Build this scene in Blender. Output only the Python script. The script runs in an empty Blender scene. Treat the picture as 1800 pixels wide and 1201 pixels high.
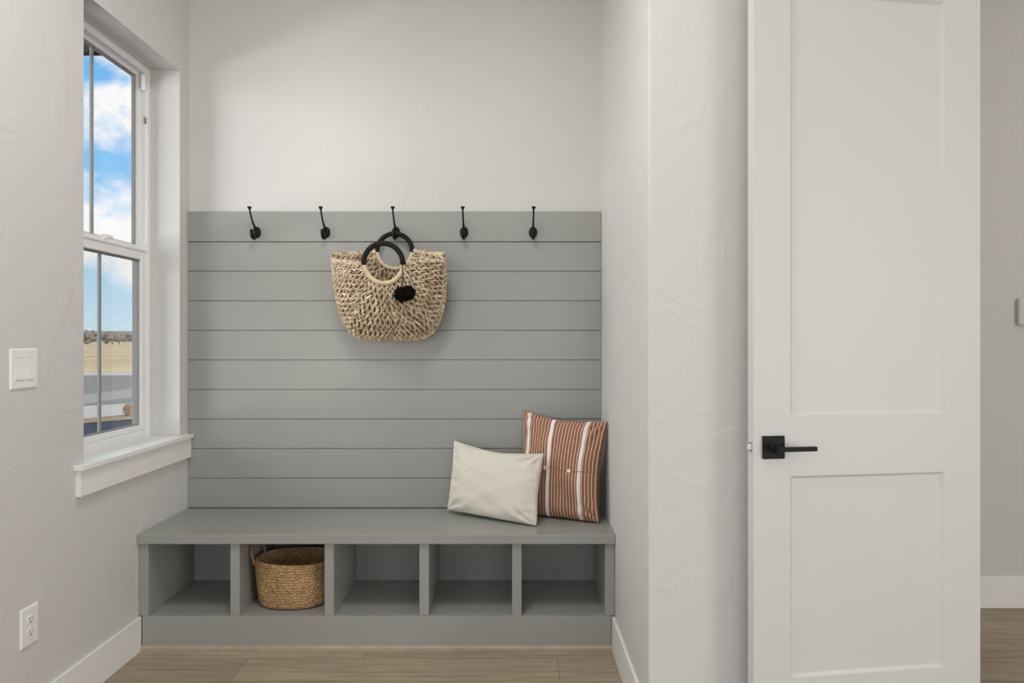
import bpy, bmesh, math, random
from mathutils import Vector, Matrix, noise

random.seed(7)
C = bpy.context.scene.collection
PI = math.pi

# ------------------------------------------------------------------ materials
def new_mat(name):
    m = bpy.data.materials.new(name); m.use_nodes = True
    nt = m.node_tree
    for n in list(nt.nodes): nt.nodes.remove(n)
    out = nt.nodes.new('ShaderNodeOutputMaterial')
    return m, nt, out

def N(nt, typ, **kw):
    n = nt.nodes.new(typ)
    for k, v in kw.items():
        if k in n.inputs: n.inputs[k].default_value = v
        else: setattr(n, k, v)
    return n

def principled(name, col, rough=0.5, metal=0.0, spec=0.5, bump=None, var=None, coat=0.0, sheen=0.0):
    """bump=(scale, strength, distance); var=(scale, amount) soft colour mottling"""
    m, nt, out = new_mat(name)
    b = N(nt, 'ShaderNodeBsdfPrincipled')
    b.inputs['Base Color'].default_value = (*col, 1)
    b.inputs['Roughness'].default_value = rough
    b.inputs['Metallic'].default_value = metal
    b.inputs['Specular IOR Level'].default_value = spec
    b.inputs['Coat Weight'].default_value = coat
    b.inputs['Sheen Weight'].default_value = sheen
    nt.links.new(b.outputs[0], out.inputs[0])
    tc = N(nt, 'ShaderNodeTexCoord')
    if bump:
        nz = N(nt, 'ShaderNodeTexNoise', Scale=bump[0], Detail=5.0, Roughness=0.6)
        nt.links.new(tc.outputs['Object'], nz.inputs['Vector'])
        bp = N(nt, 'ShaderNodeBump', Strength=bump[1], Distance=bump[2])
        nt.links.new(nz.outputs['Fac'], bp.inputs['Height'])
        nt.links.new(bp.outputs[0], b.inputs['Normal'])
    if var:
        nz = N(nt, 'ShaderNodeTexNoise', Scale=var[0], Detail=3.0)
        nt.links.new(tc.outputs['Object'], nz.inputs['Vector'])
        mr = N(nt, 'ShaderNodeMapRange'); mr.inputs[1].default_value = .3; mr.inputs[2].default_value = .7
        mr.inputs[3].default_value = 1 - var[1]; mr.inputs[4].default_value = 1 + var[1]
        nt.links.new(nz.outputs['Fac'], mr.inputs[0])
        mx = N(nt, 'ShaderNodeVectorMath', operation='SCALE')
        mx.inputs[0].default_value = col
        nt.links.new(mr.outputs[0], mx.inputs['Scale'])
        nt.links.new(mx.outputs[0], b.inputs['Base Color'])
    return m

def wall_paint(name, col):
    """flat paint over a hand-trowelled drywall texture: sparse flat ridges"""
    m, nt, out = new_mat(name)
    b = N(nt, 'ShaderNodeBsdfPrincipled', Roughness=0.75)
    b.inputs['Base Color'].default_value = (*col, 1)
    b.inputs['Specular IOR Level'].default_value = 0.25
    tc = N(nt, 'ShaderNodeTexCoord')
    n1 = N(nt, 'ShaderNodeTexNoise', Scale=5.0, Detail=3.0, Distortion=1.2)
    nt.links.new(tc.outputs['Object'], n1.inputs['Vector'])
    rp = N(nt, 'ShaderNodeValToRGB'); rp.color_ramp.elements[0].position = .56; rp.color_ramp.elements[1].position = .62
    nt.links.new(n1.outputs['Fac'], rp.inputs[0])
    n2 = N(nt, 'ShaderNodeTexNoise', Scale=220.0, Detail=2.0)
    nt.links.new(tc.outputs['Object'], n2.inputs['Vector'])
    ad = N(nt, 'ShaderNodeMath', operation='MULTIPLY_ADD'); ad.inputs[1].default_value = .12
    nt.links.new(n2.outputs['Fac'], ad.inputs[0]); nt.links.new(rp.outputs[0], ad.inputs[2])
    bp = N(nt, 'ShaderNodeBump', Strength=.5, Distance=.0016)
    nt.links.new(ad.outputs[0], bp.inputs['Height']); nt.links.new(bp.outputs[0], b.inputs['Normal'])
    nt.links.new(b.outputs[0], out.inputs[0])
    return m

def floor_mat():
    m, nt, out = new_mat('oak_planks')
    b = N(nt, 'ShaderNodeBsdfPrincipled', Roughness=0.5)
    b.inputs['Specular IOR Level'].default_value = 0.35
    tc = N(nt, 'ShaderNodeTexCoord')
    mp = N(nt, 'ShaderNodeMapping'); mp.inputs['Location'].default_value = (-.178 - .45, -2.496, 0)
    nt.links.new(tc.outputs['Object'], mp.inputs['Vector'])
    br = N(nt, 'ShaderNodeTexBrick', Scale=1.0, offset=.372, offset_frequency=2)
    br.inputs['Color1'].default_value = (.36, .285, .205, 1); br.inputs['Color2'].default_value = (.43, .345, .255, 1)
    br.inputs['Mortar'].default_value = (.15, .115, .08, 1)
    br.inputs['Mortar Size'].default_value = .0012; br.inputs['Mortar Smooth'].default_value = .1
    br.inputs['Bias'].default_value = 0; br.inputs['Brick Width'].default_value = 1.21; br.inputs['Row Height'].default_value = .18
    nt.links.new(mp.outputs[0], br.inputs['Vector'])
    m2 = N(nt, 'ShaderNodeMapping'); m2.inputs['Scale'].default_value = (1.0, 16, 1)
    nt.links.new(tc.outputs['Object'], m2.inputs['Vector'])
    g = N(nt, 'ShaderNodeTexNoise', Scale=3.2, Detail=8.0, Roughness=.62, Distortion=.7)
    nt.links.new(m2.outputs[0], g.inputs['Vector'])
    mr = N(nt, 'ShaderNodeMapRange'); mr.inputs[1].default_value = .25; mr.inputs[2].default_value = .75
    mr.inputs[3].default_value = .66; mr.inputs[4].default_value = 1.26
    nt.links.new(g.outputs['Fac'], mr.inputs[0])
    mx = N(nt, 'ShaderNodeVectorMath', operation='SCALE')
    nt.links.new(br.outputs['Color'], mx.inputs[0]); nt.links.new(mr.outputs[0], mx.inputs['Scale'])
    nt.links.new(mx.outputs[0], b.inputs['Base Color'])
    bp = N(nt, 'ShaderNodeBump', Strength=.15, Distance=.002)
    nt.links.new(mr.outputs[0], bp.inputs['Height']); nt.links.new(bp.outputs[0], b.inputs['Normal'])
    nt.links.new(b.outputs[0], out.inputs[0])
    return m

def island_mat(name, ramp, rough=.7, noise_scale=60):
    """fibre colours that differ strand by strand (random per mesh island)"""
    m, nt, out = new_mat(name)
    b = N(nt, 'ShaderNodeBsdfPrincipled', Roughness=rough)
    b.inputs['Specular IOR Level'].default_value = 0.3
    ge = N(nt, 'ShaderNodeNewGeometry')
    rp = N(nt, 'ShaderNodeValToRGB')
    el = rp.color_ramp.elements
    while len(el) < len(ramp): el.new(.5)
    for e, (p, c) in zip(el, ramp): e.position = p; e.color = (*c, 1)
    nt.links.new(ge.outputs['Random Per Island'], rp.inputs[0])
    tc = N(nt, 'ShaderNodeTexCoord')
    nz = N(nt, 'ShaderNodeTexNoise', Scale=noise_scale, Detail=4.0)
    nt.links.new(tc.outputs['Object'], nz.inputs['Vector'])
    mr = N(nt, 'ShaderNodeMapRange'); mr.inputs[1].default_value = .3; mr.inputs[2].default_value = .7
    mr.inputs[3].default_value = .8; mr.inputs[4].default_value = 1.15
    nt.links.new(nz.outputs['Fac'], mr.inputs[0])
    mx = N(nt, 'ShaderNodeVectorMath', operation='SCALE')
    nt.links.new(rp.outputs[0], mx.inputs[0]); nt.links.new(mr.outputs[0], mx.inputs['Scale'])
    nt.links.new(mx.outputs[0], b.inputs['Base Color'])
    nt.links.new(b.outputs[0], out.inputs[0])
    return m

def basket_mat():
    m, nt, out = new_mat('seagrass_braid')
    b = N(nt, 'ShaderNodeBsdfPrincipled', Roughness=.7); b.inputs['Specular IOR Level'].default_value = .25
    tc = N(nt, 'ShaderNodeTexCoord')
    mp = N(nt, 'ShaderNodeMapping'); mp.inputs['Scale'].default_value = (1, 1, 1.9)
    nt.links.new(tc.outputs['Object'], mp.inputs[0])
    n1 = N(nt, 'ShaderNodeTexNoise', Scale=95.0, Detail=3.0, Roughness=.7, Distortion=.8)
    nt.links.new(mp.outputs[0], n1.inputs['Vector'])
    rp = N(nt, 'ShaderNodeValToRGB'); el = rp.color_ramp.elements
    el[0].position = .32; el[0].color = (.13, .075, .035, 1)
    el[1].position = .72; el[1].color = (.66, .47, .26, 1)
    e = el.new(.5); e.color = (.40, .245, .115, 1)
    nt.links.new(n1.outputs['Fac'], rp.inputs[0])
    n2 = N(nt, 'ShaderNodeTexNoise', Scale=9.0, Detail=2.0)
    nt.links.new(tc.outputs['Object'], n2.inputs['Vector'])
    mr = N(nt, 'ShaderNodeMapRange'); mr.inputs[1].default_value = .3; mr.inputs[2].default_value = .7
    mr.inputs[3].default_value = .85; mr.inputs[4].default_value = 1.12
    nt.links.new(n2.outputs['Fac'], mr.inputs[0])
    mx = N(nt, 'ShaderNodeVectorMath', operation='SCALE')
    nt.links.new(rp.outputs[0], mx.inputs[0]); nt.links.new(mr.outputs[0], mx.inputs['Scale'])
    nt.links.new(mx.outputs[0], b.inputs['Base Color'])
    nt.links.new(b.outputs[0], out.inputs[0])
    return m

def fabric_bump(nt, b, uvnode, scale=260, strength=.25):
    w = N(nt, 'ShaderNodeTexChecker', Scale=scale)
    nt.links.new(uvnode, w.inputs['Vector'])
    nz = N(nt, 'ShaderNodeTexNoise', Scale=90.0, Detail=3.0)
    nt.links.new(uvnode, nz.inputs['Vector'])
    ad = N(nt, 'ShaderNodeMath', operation='ADD')
    nt.links.new(w.outputs['Fac'], ad.inputs[0]); nt.links.new(nz.outputs['Fac'], ad.inputs[1])
    bp = N(nt, 'ShaderNodeBump', Strength=strength, Distance=.0008)
    nt.links.new(ad.outputs[0], bp.inputs['Height']); nt.links.new(bp.outputs[0], b.inputs['Normal'])

def linen_mat():
    m, nt, out = new_mat('cream_linen')
    b = N(nt, 'ShaderNodeBsdfPrincipled', Roughness=.9); b.inputs['Specular IOR Level'].default_value = .15
    b.inputs['Sheen Weight'].default_value = .15
    uv = N(nt, 'ShaderNodeUVMap')
    mp = N(nt, 'ShaderNodeMapping'); mp.inputs['Scale'].default_value = (1, .12, 1)
    nt.links.new(uv.outputs[0], mp.inputs[0])
    nz = N(nt, 'ShaderNodeTexNoise', Scale=160.0, Detail=3.0)
    nt.links.new(mp.outputs[0], nz.inputs['Vector'])
    rp = N(nt, 'ShaderNodeValToRGB')
    rp.color_ramp.elements[0].position = .25; rp.color_ramp.elements[0].color = (.60, .565, .48, 1)
    rp.color_ramp.elements[1].position = .75; rp.color_ramp.elements[1].color = (.74, .705, .62, 1)
    nt.links.new(nz.outputs['Fac'], rp.inputs[0]); nt.links.new(rp.outputs[0], b.inputs['Base Color'])
    fabric_bump(nt, b, uv.outputs[0])
    nt.links.new(b.outputs[0], out.inputs[0])
    return m

def stripe_mat():
    m, nt, out = new_mat('rust_striped_cotton')
    b = N(nt, 'ShaderNodeBsdfPrincipled', Roughness=.9); b.inputs['Specular IOR Level'].default_value = .15
    uv = N(nt, 'ShaderNodeUVMap')
    sp = N(nt, 'ShaderNodeSeparateXYZ'); nt.links.new(uv.outputs[0], sp.inputs[0])
    def math_(op, a, bb=None, c=None):
        n = N(nt, 'ShaderNodeMath', operation=op)
        for i, v in enumerate((a, bb, c)):
            if v is None: continue
            if isinstance(v, (int, float)): n.inputs[i].default_value = v
            else: nt.links.new(v, n.inputs[i])
        return n.outputs[0]
    U = sp.outputs['X']
    # thin cream pinstripes, 27 across the width
    fr = math_('FRACT', math_('MULTIPLY', U, 27.0))
    pin = math_('LESS_THAN', math_('ABSOLUTE', math_('SUBTRACT', fr, .5)), .115)
    wide = None
    for c in (.095, .40, .80):
        w = math_('LESS_THAN', math_('ABSOLUTE', math_('SUBTRACT', U, c)), .0205)
        wide = w if wide is None else math_('MAXIMUM', wide, w)
    nz = N(nt, 'ShaderNodeTexNoise', Scale=70.0, Detail=4.0)
    mp = N(nt, 'ShaderNodeMapping'); mp.inputs['Scale'].default_value = (1, .25, 1)
    nt.links.new(uv.outputs[0], mp.inputs[0]); nt.links.new(mp.outputs[0], nz.inputs['Vector'])
    rp = N(nt, 'ShaderNodeValToRGB')
    rp.color_ramp.elements[0].position = .3; rp.color_ramp.elements[0].color = (.225, .098, .058, 1)
    rp.color_ramp.elements[1].position = .7; rp.color_ramp.elements[1].color = (.31, .145, .09, 1)
    nt.links.new(nz.outputs['Fac'], rp.inputs[0])
    m1 = N(nt, 'ShaderNodeMix', data_type='RGBA'); nt.links.new(pin, m1.inputs[0])
    nt.links.new(rp.outputs[0], m1.inputs[6]); m1.inputs[7].default_value = (.74, .55, .43, 1)
    m2 = N(nt, 'ShaderNodeMix', data_type='RGBA'); nt.links.new(wide, m2.inputs[0])
    nt.links.new(m1.outputs[2], m2.inputs[6]); m2.inputs[7].default_value = (.80, .77, .73, 1)
    nt.links.new(m2.outputs[2], b.inputs['Base Color'])
    fabric_bump(nt, b, uv.outputs[0], 200, .3)
    nt.links.new(b.outputs[0], out.inputs[0])
    return m

def glass_mat():
    m, nt, out = new_mat('window_glass')
    t = N(nt, 'ShaderNodeBsdfTransparent'); t.inputs[0].default_value = (.97, .97, .97, 1)
    g = N(nt, 'ShaderNodeBsdfGlossy', Roughness=.0)
    f = N(nt, 'ShaderNodeFresnel', IOR=1.25)
    s = N(nt, 'ShaderNodeMath', operation='MULTIPLY'); s.inputs[1].default_value = .14
    nt.links.new(f.outputs[0], s.inputs[0])
    mx = N(nt, 'ShaderNodeMixShader')
    nt.links.new(s.outputs[0], mx.inputs[0]); nt.links.new(t.outputs[0], mx.inputs[1]); nt.links.new(g.outputs[0], mx.inputs[2])
    nt.links.new(mx.outputs[0], out.inputs[0])
    return m

def screen_mat():
    m, nt, out = new_mat('insect_mesh')
    t = N(nt, 'ShaderNodeBsdfTransparent')
    d = N(nt, 'ShaderNodeBsdfDiffuse'); d.inputs[0].default_value = (.55, .57, .58, 1)
    tc = N(nt, 'ShaderNodeTexCoord')
    w = N(nt, 'ShaderNodeTexNoise', Scale=140.0, Detail=1.0)
    mp = N(nt, 'ShaderNodeMapping'); mp.inputs['Scale'].default_value = (1, .3, 1)
    nt.links.new(tc.outputs['Object'], mp.inputs[0]); nt.links.new(mp.outputs[0], w.inputs['Vector'])
    mr = N(nt, 'ShaderNodeMapRange'); mr.inputs[3].default_value = .03; mr.inputs[4].default_value = .13
    nt.links.new(w.outputs['Fac'], mr.inputs[0])
    mx = N(nt, 'ShaderNodeMixShader')
    nt.links.new(mr.outputs[0], mx.inputs[0]); nt.links.new(t.outputs[0], mx.inputs[1]); nt.links.new(d.outputs[0], mx.inputs[2])
    nt.links.new(mx.outputs[0], out.inputs[0])
    return m

M = dict(
    wall=wall_paint('wall_paint', (.605, .597, .587)),
    trim=principled('white_trim', (.80, .795, .78), .38),
    door=principled('white_door_paint', (.62, .615, .607), .42),
    vinyl=principled('white_vinyl', (.82, .82, .81), .35),
    grey=principled('grey_satin_paint', (.312, .315, .298), .29, var=(2.5, .02), bump=(40, .05, .001)),
    ceil=principled('ceiling_paint', (.80, .80, .79), .8),
    floor=floor_mat(),
    shoe=principled('oak_molding', (.38, .305, .225), .5, var=(14, .10)),
    black=principled('matte_black_metal', (.010, .010, .010), .42, spec=.16),
    blackyarn=principled('black_yarn', (.006, .006, .007), .95, spec=.1, bump=(300, .4, .001)),
    wrap=principled('black_cord_wrap', (.014, .014, .014), .8, spec=.2, bump=(220, .5, .001)),
    straw=island_mat('straw_strands', [(0, (.38, .285, .18)), (.3, (.54, .43, .29)), (.75, (.66, .545, .385)), (1, (.78, .68, .52))]),
    strawdark=principled('straw_backing', (.27, .19, .105), .9),
    strawwrap=principled('straw_wrap', (.66, .54, .37), .7, bump=(120, .5, .002), var=(40, .15)),
    basket=basket_mat(),
    basketdark=principled('basket_handle', (.27, .135, .065), .55, bump=(200, .4, .001), var=(60, .2)),
    linen=linen_mat(), stripe=stripe_mat(),
    button=principled('shell_button', (.78, .74, .67), .3),
    slot=principled('dark_slot', (.03, .03, .03), .6),
    plate=principled('white_plastic', (.80, .795, .78), .3),
    nickel=principled('satin_nickel', (.62, .60, .57), .32, metal=1.0),
    spacer=principled('grey_spacer', (.20, .20, .196), .5),
    grille=principled('window_grille', (.30, .30, .295), .45),
    glass=glass_mat(), screen=screen_mat(),
    soffit=principled('dark_soffit', (.035, .04, .05), .6),
    siding=principled('exterior_siding', (.55, .55, .54), .8),
    field=principled('dry_grass_field', (.50, .38, .215), .95, var=(.09, .3), spec=0.0),
    road=principled('asphalt', (.205, .20, .178), .9, var=(.5, .06), spec=0.0),
    conc=principled('concrete', (.46, .44, .39), .9, var=(.6, .05), spec=0.0),
    gutter=principled('gutter_concrete', (.31, .30, .27), .9, var=(.5, .05), spec=0.0),
    mulch=principled('dry_mulch', (.28, .20, .12), .95, var=(6, .4), spec=0.0),
    bedshade=principled('painted_bed_shade', (.010, .018, .050), .7, var=(1.5, .5), spec=0.0),  # blue-tinted shade on the bed, painted in as a navy colour
    hill=principled('far_hill', (.21, .215, .21), 1.0, var=(.02, .15), spec=0.0),
    twig=principled('bare_twigs', (.21, .18, .15), 1.0, var=(1.5, .3), spec=0.0),
    bark=principled('bark', (.10, .08, .06), 1.0, spec=0.0),
    drybush=principled('dry_shrub', (.42, .25, .10), .95, var=(8, .35), spec=0.0),
)

# ------------------------------------------------------------------ mesh helpers
class MB:
    def __init__(s): s.v = []; s.f = []; s.mi = []; s.uv = None
    def add(s, vs, fs, mi=0):
        o = len(s.v); s.v += [tuple(p) for p in vs]
        s.f += [tuple(i + o for i in f) for f in fs]; s.mi += [mi] * len(fs)
    def box(s, x0, x1, y0, y1, z0, z1, mi=0):
        vs = [(x, y, z) for z in (z0, z1) for y in (y0, y1) for x in (x0, x1)]
        s.add(vs, [(0,2,3,1),(4,5,7,6),(0,1,5,4),(2,6,7,3),(0,4,6,2),(1,3,7,5)], mi)
    def prism(s, poly, z0, z1, mi=0):
        """vertical prism over an xy polygon"""
        n = len(poly)
        vs = [(x, y, z0) for x, y in poly] + [(x, y, z1) for x, y in poly]
        fs = [tuple(range(n))[::-1], tuple(range(n, 2*n))] + [(i, (i+1) % n, n+(i+1) % n, n+i) for i in range(n)]
        s.add(vs, fs, mi)
    def tube(s, path, rad, n=10, closed=False, cap=True, mi=0):
        P = [Vector(p) for p in path]; k = len(P)
        R = rad if isinstance(rad, (list, tuple)) else [rad] * k
        rings = []; prev = None
        for i in range(k):
            a = P[(i-1) % k] if (closed or i > 0) else P[i]
            b = P[(i+1) % k] if (closed or i < k-1) else P[i]
            t = (b - a).normalized()
            if prev is None:
                up = Vector((0, 0, 1)) if abs(t.z) < .9 else Vector((0, 1, 0))
                nx = t.cross(up).normalized()
            else:
                nx = (prev - t * prev.dot(t)).normalized()
            prev = nx; ny = t.cross(nx)
            rings.append([P[i] + (nx * math.cos(2*PI*j/n) + ny * math.sin(2*PI*j/n)) * R[i] for j in range(n)])
        vs = [p for r in rings for p in r]; fs = []
        for i in range(k if closed else k-1):
            i2 = (i+1) % k
            for j in range(n):
                j2 = (j+1) % n
                fs.append((i*n+j, i*n+j2, i2*n+j2, i2*n+j))
        if not closed and cap:
            fs.append(tuple(range(n))[::-1]); fs.append(tuple(range((k-1)*n, k*n)))
        s.add(vs, fs, mi)
    def lathe(s, prof, base, axis=Vector((0,0,1)), n=24, sx=1, sy=1, mi=0):
        """prof: (radius, height) list along axis; sx, sy stretch the circle"""
        axis = Vector(axis).normalized()
        u = axis.cross(Vector((0,0,1)));  u = u.normalized() if u.length > 1e-4 else Vector((1,0,0))
        w = u.cross(axis) * -1 if False else axis.cross(u)
        base = Vector(base); vs = []; fs = []
        for r, h in prof:
            for j in range(n):
                a = 2*PI*j/n
                vs.append(base + axis*h + u*(r*sx*math.cos(a)) + w*(r*sy*math.sin(a)))
        k = len(prof)
        for i in range(k-1):
            for j in range(n):
                fs.append((i*n+j, i*n+(j+1) % n, (i+1)*n+(j+1) % n, (i+1)*n+j))
        fs.append(tuple(range(n))[::-1]); fs.append(tuple(range((k-1)*n, k*n)))
        s.add(vs, fs, mi)
    def blob(s, c, ax, rad, n=8, k=5, mi=0):
        """ellipsoid with axes ax (3 unit vectors) and radii rad"""
        c = Vector(c); vs = [c + ax[2]*rad[2]]; fs = []
        for i in range(1, k):
            th = PI*i/k
            for j in range(n):
                a = 2*PI*j/n
                vs.append(c + ax[0]*(rad[0]*math.sin(th)*math.cos(a)) + ax[1]*(rad[1]*math.sin(th)*math.sin(a)) + ax[2]*(rad[2]*math.cos(th)))
        vs.append(c - ax[2]*rad[2]); L = len(vs)-1
        for j in range(n):
            fs.append((0, 1+j, 1+(j+1) % n))
            fs.append((L, L-n+(j+1) % n, L-n+j))
        for i in range(k-2):
            for j in range(n):
                a = 1+i*n; fs.append((a+j, a+n+j, a+n+(j+1) % n, a+(j+1) % n))
        s.add(vs, fs, mi)
    def build(s, name, mats, parent=None, smooth=False, bevel=0, fix=True):
        org = parent['_o'] if parent else (0, 0, 0)
        org = Vector(org)
        me = bpy.data.meshes.new(name)
        me.from_pydata([tuple(Vector(p) - org) for p in s.v], [], s.f)
        if not isinstance(mats, (list, tuple)): mats = [mats]
        for m in mats: me.materials.append(m)
        me.polygons.foreach_set('material_index', s.mi)
        if fix:
            bm = bmesh.new(); bm.from_mesh(me); bmesh.ops.recalc_face_normals(bm, faces=bm.faces); bm.to_mesh(me); bm.free()
        if smooth: me.polygons.foreach_set('use_smooth', [True]*len(me.polygons))
        if s.uv:
            ul = me.uv_layers.new(name='UVMap')
            for l in me.loops: ul.data[l.index].uv = s.uv[l.vertex_index]
        me.update()
        o = bpy.data.objects.new(name, me); C.objects.link(o)
        if parent:
            o.parent = parent; o['_o'] = tuple(org)
        else:
            o['_o'] = (0, 0, 0)
        if bevel:
            b = o.modifiers.new('bevel', 'BEVEL'); b.width = bevel; b.segments = 2; b.limit_method = 'ANGLE'; b.angle_limit = math.radians(40)
            b.harden_normals = False
        return o

def thing(name, label, cat, loc, group=None, kind=None):
    o = bpy.data.objects.new(name, None); C.objects.link(o)
    o.empty_display_size = .05
    o.location = loc; o['_o'] = tuple(loc); o['label'] = label; o['category'] = cat
    if group: o['group'] = group
    if kind: o['kind'] = kind
    return o

def tag(o, label, cat, group=None, kind=None):
    o['label'] = label; o['category'] = cat
    if group: o['group'] = group
    if kind: o['kind'] = kind
    return o

def struct(name, mb, mats, label, cat, bevel=0, smooth=False):
    return tag(mb.build(name, mats, None, smooth, bevel), label, cat, None, 'structure')

def smoothpath(pts, n=6):
    """Catmull-Rom through the points"""
    P = [Vector(p) for p in pts]; out = []
    for i in range(len(P)-1):
        p0 = P[max(i-1, 0)]; p1 = P[i]; p2 = P[i+1]; p3 = P[min(i+2, len(P)-1)]
        for k in range(n):
            t = k/n
            out.append(.5*((2*p1) + (p2-p0)*t + (2*p0-5*p1+4*p2-p3)*t*t + (3*p1-p0-3*p2+p3)*t**3))
    out.append(P[-1]); return out

# ------------------------------------------------------------------ dimensions (metres)
XL, XR = -1.4974, .4158          # alcove side walls
YB = 3.158                       # face of the grey boards
YW = 3.175                       # drywall above the boards
YC = 2.07                        # outside corner of the alcove's right wall
YH = 3.186                       # hall wall beyond the door
CEIL = 3.05
WY0, WY1, WZ0, WZ1 = 2.3895, 3.082, .799, 2.466   # window opening
XF = -1.628                      # room face of the window frame
XO = -1.693                      # outside of the left wall
YR, XE = -6.0, 4.6               # rear wall, east wall of the open room
BZ = .470                        # bench top

# ------------------------------------------------------------------ shell
m = MB(); m.box(XL-.25, XE+.1, YR-.1, 3.4, -.1, 0); struct('floor', m, M['floor'], 'light oak plank floor in front of the bench', 'floor')
m = MB(); m.box(XL-.25, XE+.1, YR-.1, 3.4, CEIL, CEIL+.12); struct('ceiling', m, M['ceil'], 'white ceiling above the entry', 'ceiling')
m = MB()
SY0, SY1, SZ0, SZ1 = -2.3, .1, .7, 2.5        # side window behind the viewer
m.box(XO, XL, YR, SY0, 0, CEIL); m.box(XO, XL, SY1, WY0, 0, CEIL); m.box(XO, XL, WY1, 3.4, 0, CEIL)
m.box(XO, XL, SY0, SY1, 0, SZ0); m.box(XO, XL, SY0, SY1, SZ1, CEIL)
m.box(XO, XL, WY0, WY1, 0, WZ0); m.box(XO, XL, WY0, WY1, WZ1, CEIL)
struct('wall_left', m, M['wall'], 'pale greige wall with the window on the left', 'wall')
m = MB(); m.box(XL, XR, YW, 3.4, 0, CEIL); struct('wall_back', m, M['wall'], 'pale greige wall above the grey boards', 'wall')
m = MB(); m.prism([(XR, YC), (1.05, YC), (1.05, 2.13), (1.40, 2.13), (1.40, 3.4), (XR, 3.4)], 0, CEIL)
struct('wall_right', m, M['wall'], 'pale greige wall enclosing the alcove on the right', 'wall', bevel=.006)
m = MB(); m.box(1.40, XE, YH, 3.4, 0, CEIL); struct('wall_hall', m, M['wall'], 'shaded greige wall in the hall beyond the door', 'wall')
m = MB(); m.box(XE, XE+.1, YR, 3.4, 0, CEIL); struct('wall_east', m, M['wall'], 'plain wall closing the room on the far right', 'wall')
m = MB()
RX0, RX1, RZ0, RZ1 = -1.2, 3.2, .25, 2.7
m.box(XO, RX0, YR-.12, YR, 0, CEIL); m.box(RX1, XE+.1, YR-.12, YR, 0, CEIL)
m.box(RX0, RX1, YR-.12, YR, 0, RZ0); m.box(RX0, RX1, YR-.12, YR, RZ1, CEIL)
struct('wall_rear', m, M['wall'], 'wall with a wide window opening behind the viewer', 'wall')

# baseboards and shoe molding
def baseboard(name, boxes, label):
    m = MB()
    for b in boxes: m.box(*b)
    return struct(name, m, M['trim'], label, 'baseboard', bevel=.003)
baseboard('baseboard_left', [(XL, XL+.013, YR, 2.741, 0, .139)], 'white baseboard along the wall under the window')
baseboard('baseboard_right', [(XR-.013, XR, YC-.013, 2.741, 0, .139), (XR, 1.04, YC-.013, YC, 0, .139)], 'white baseboard along the alcove wall right of the bench')
baseboard('baseboard_hall', [(1.41, XE, YH-.013, YH, 0, .149)], 'white baseboard in the hall beyond the door')
m = MB()
prof = [(0, 0), (.012, 0)] + [(.012*math.cos(a), .010+.013*math.sin(a)) for a in [PI/2*i/6 for i in range(7)]]
pr = [(2.742-d, z) for d, z in prof]; n = len(pr)
vs = [(XL+.0135, y, z) for y, z in pr] + [(XR-.0135, y, z) for y, z in pr]
m.add(vs, [tuple(range(n)), tuple(range(n, 2*n))[::-1]] + [(i, (i+1) % n, n+(i+1) % n, n+i) for i in range(n)])
struct('trim_1', m, M['shoe'], 'oak shoe molding along the foot of the grey bench', 'molding')

# ------------------------------------------------------------------ window
w = thing('window_1', 'white single-hung window with deep sill in the left wall', 'window', (XF, (WY0+WY1)/2, WZ0), kind='structure')
FX0 = -1.690
m = MB(); fw = .028
m.box(FX0, XF, WY0, WY0+fw, WZ0, WZ1); m.box(FX0, XF, WY1-fw, WY1, WZ0, WZ1)
m.box(FX0, XF, WY0+fw, WY1-fw, WZ1-fw, WZ1); m.box(FX0, XF, WY0+fw, WY1-fw, WZ0, WZ0+.05)
m.box(-1.688, -1.655, WY1-fw-.006, WY1-fw, 1.69, WZ1-.09)      # track ledge in the far jamb
m.box(-1.652, XF-.004, WY1-fw-.012, WY1-fw, WZ1-.105, WZ1-fw) # stop block
m.build('window_frame', M['vinyl'], w, bevel=.003)
m = MB(); m.box(-1.640, -1.634, WY1-fw-.008, WY1-fw, 2.215, 2.245); m.build('tilt_latch', M['spacer'], w)
# upper sash
a, b_ = WY0+fw, WY1-fw
m = MB(); sw = .021
m.box(-1.688, -1.662, a, a+sw, 1.64, WZ1-fw); m.box(-1.688, -1.662, b_-sw, b_, 1.64, WZ1-fw)
m.box(-1.688, -1.662, a+sw, b_-sw, WZ1-fw-.012, WZ1-fw); m.box(-1.688, -1.662, a+sw, b_-sw, 1.632, 1.670)
us = m.build('upper_sash', M['vinyl'], w, bevel=.002)
def glazing(sash, y0, y1, z0, z1, xg, mid):
    m = MB(); t = .007
    m.box(xg-.010, xg+.004, y0, y0+t, z0, z1); m.box(xg-.010, xg+.004, y1-t, y1, z0, z1)
    m.box(xg-.010, xg+.004, y0+t, y1-t, z0, z0+.004); m.box(xg-.010, xg+.004, y0+t, y1-t, z1-t, z1)
    m.build('glazing_spacer', M['spacer'], sash)
    m = MB(); m.box(xg-.009, xg-.002, mid-.008, mid+.008, z0+.004, z1-t); m.build('grille_bar', M['grille'], sash)
    m = MB(); m.box(xg, xg+.003, y0, y1, z0, z1); m.build('glass_pane', M['glass'], sash)
glazing(us, a+sw, b_-sw, 1.670, WZ1-fw-.012, -1.675, 2.732)
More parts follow.
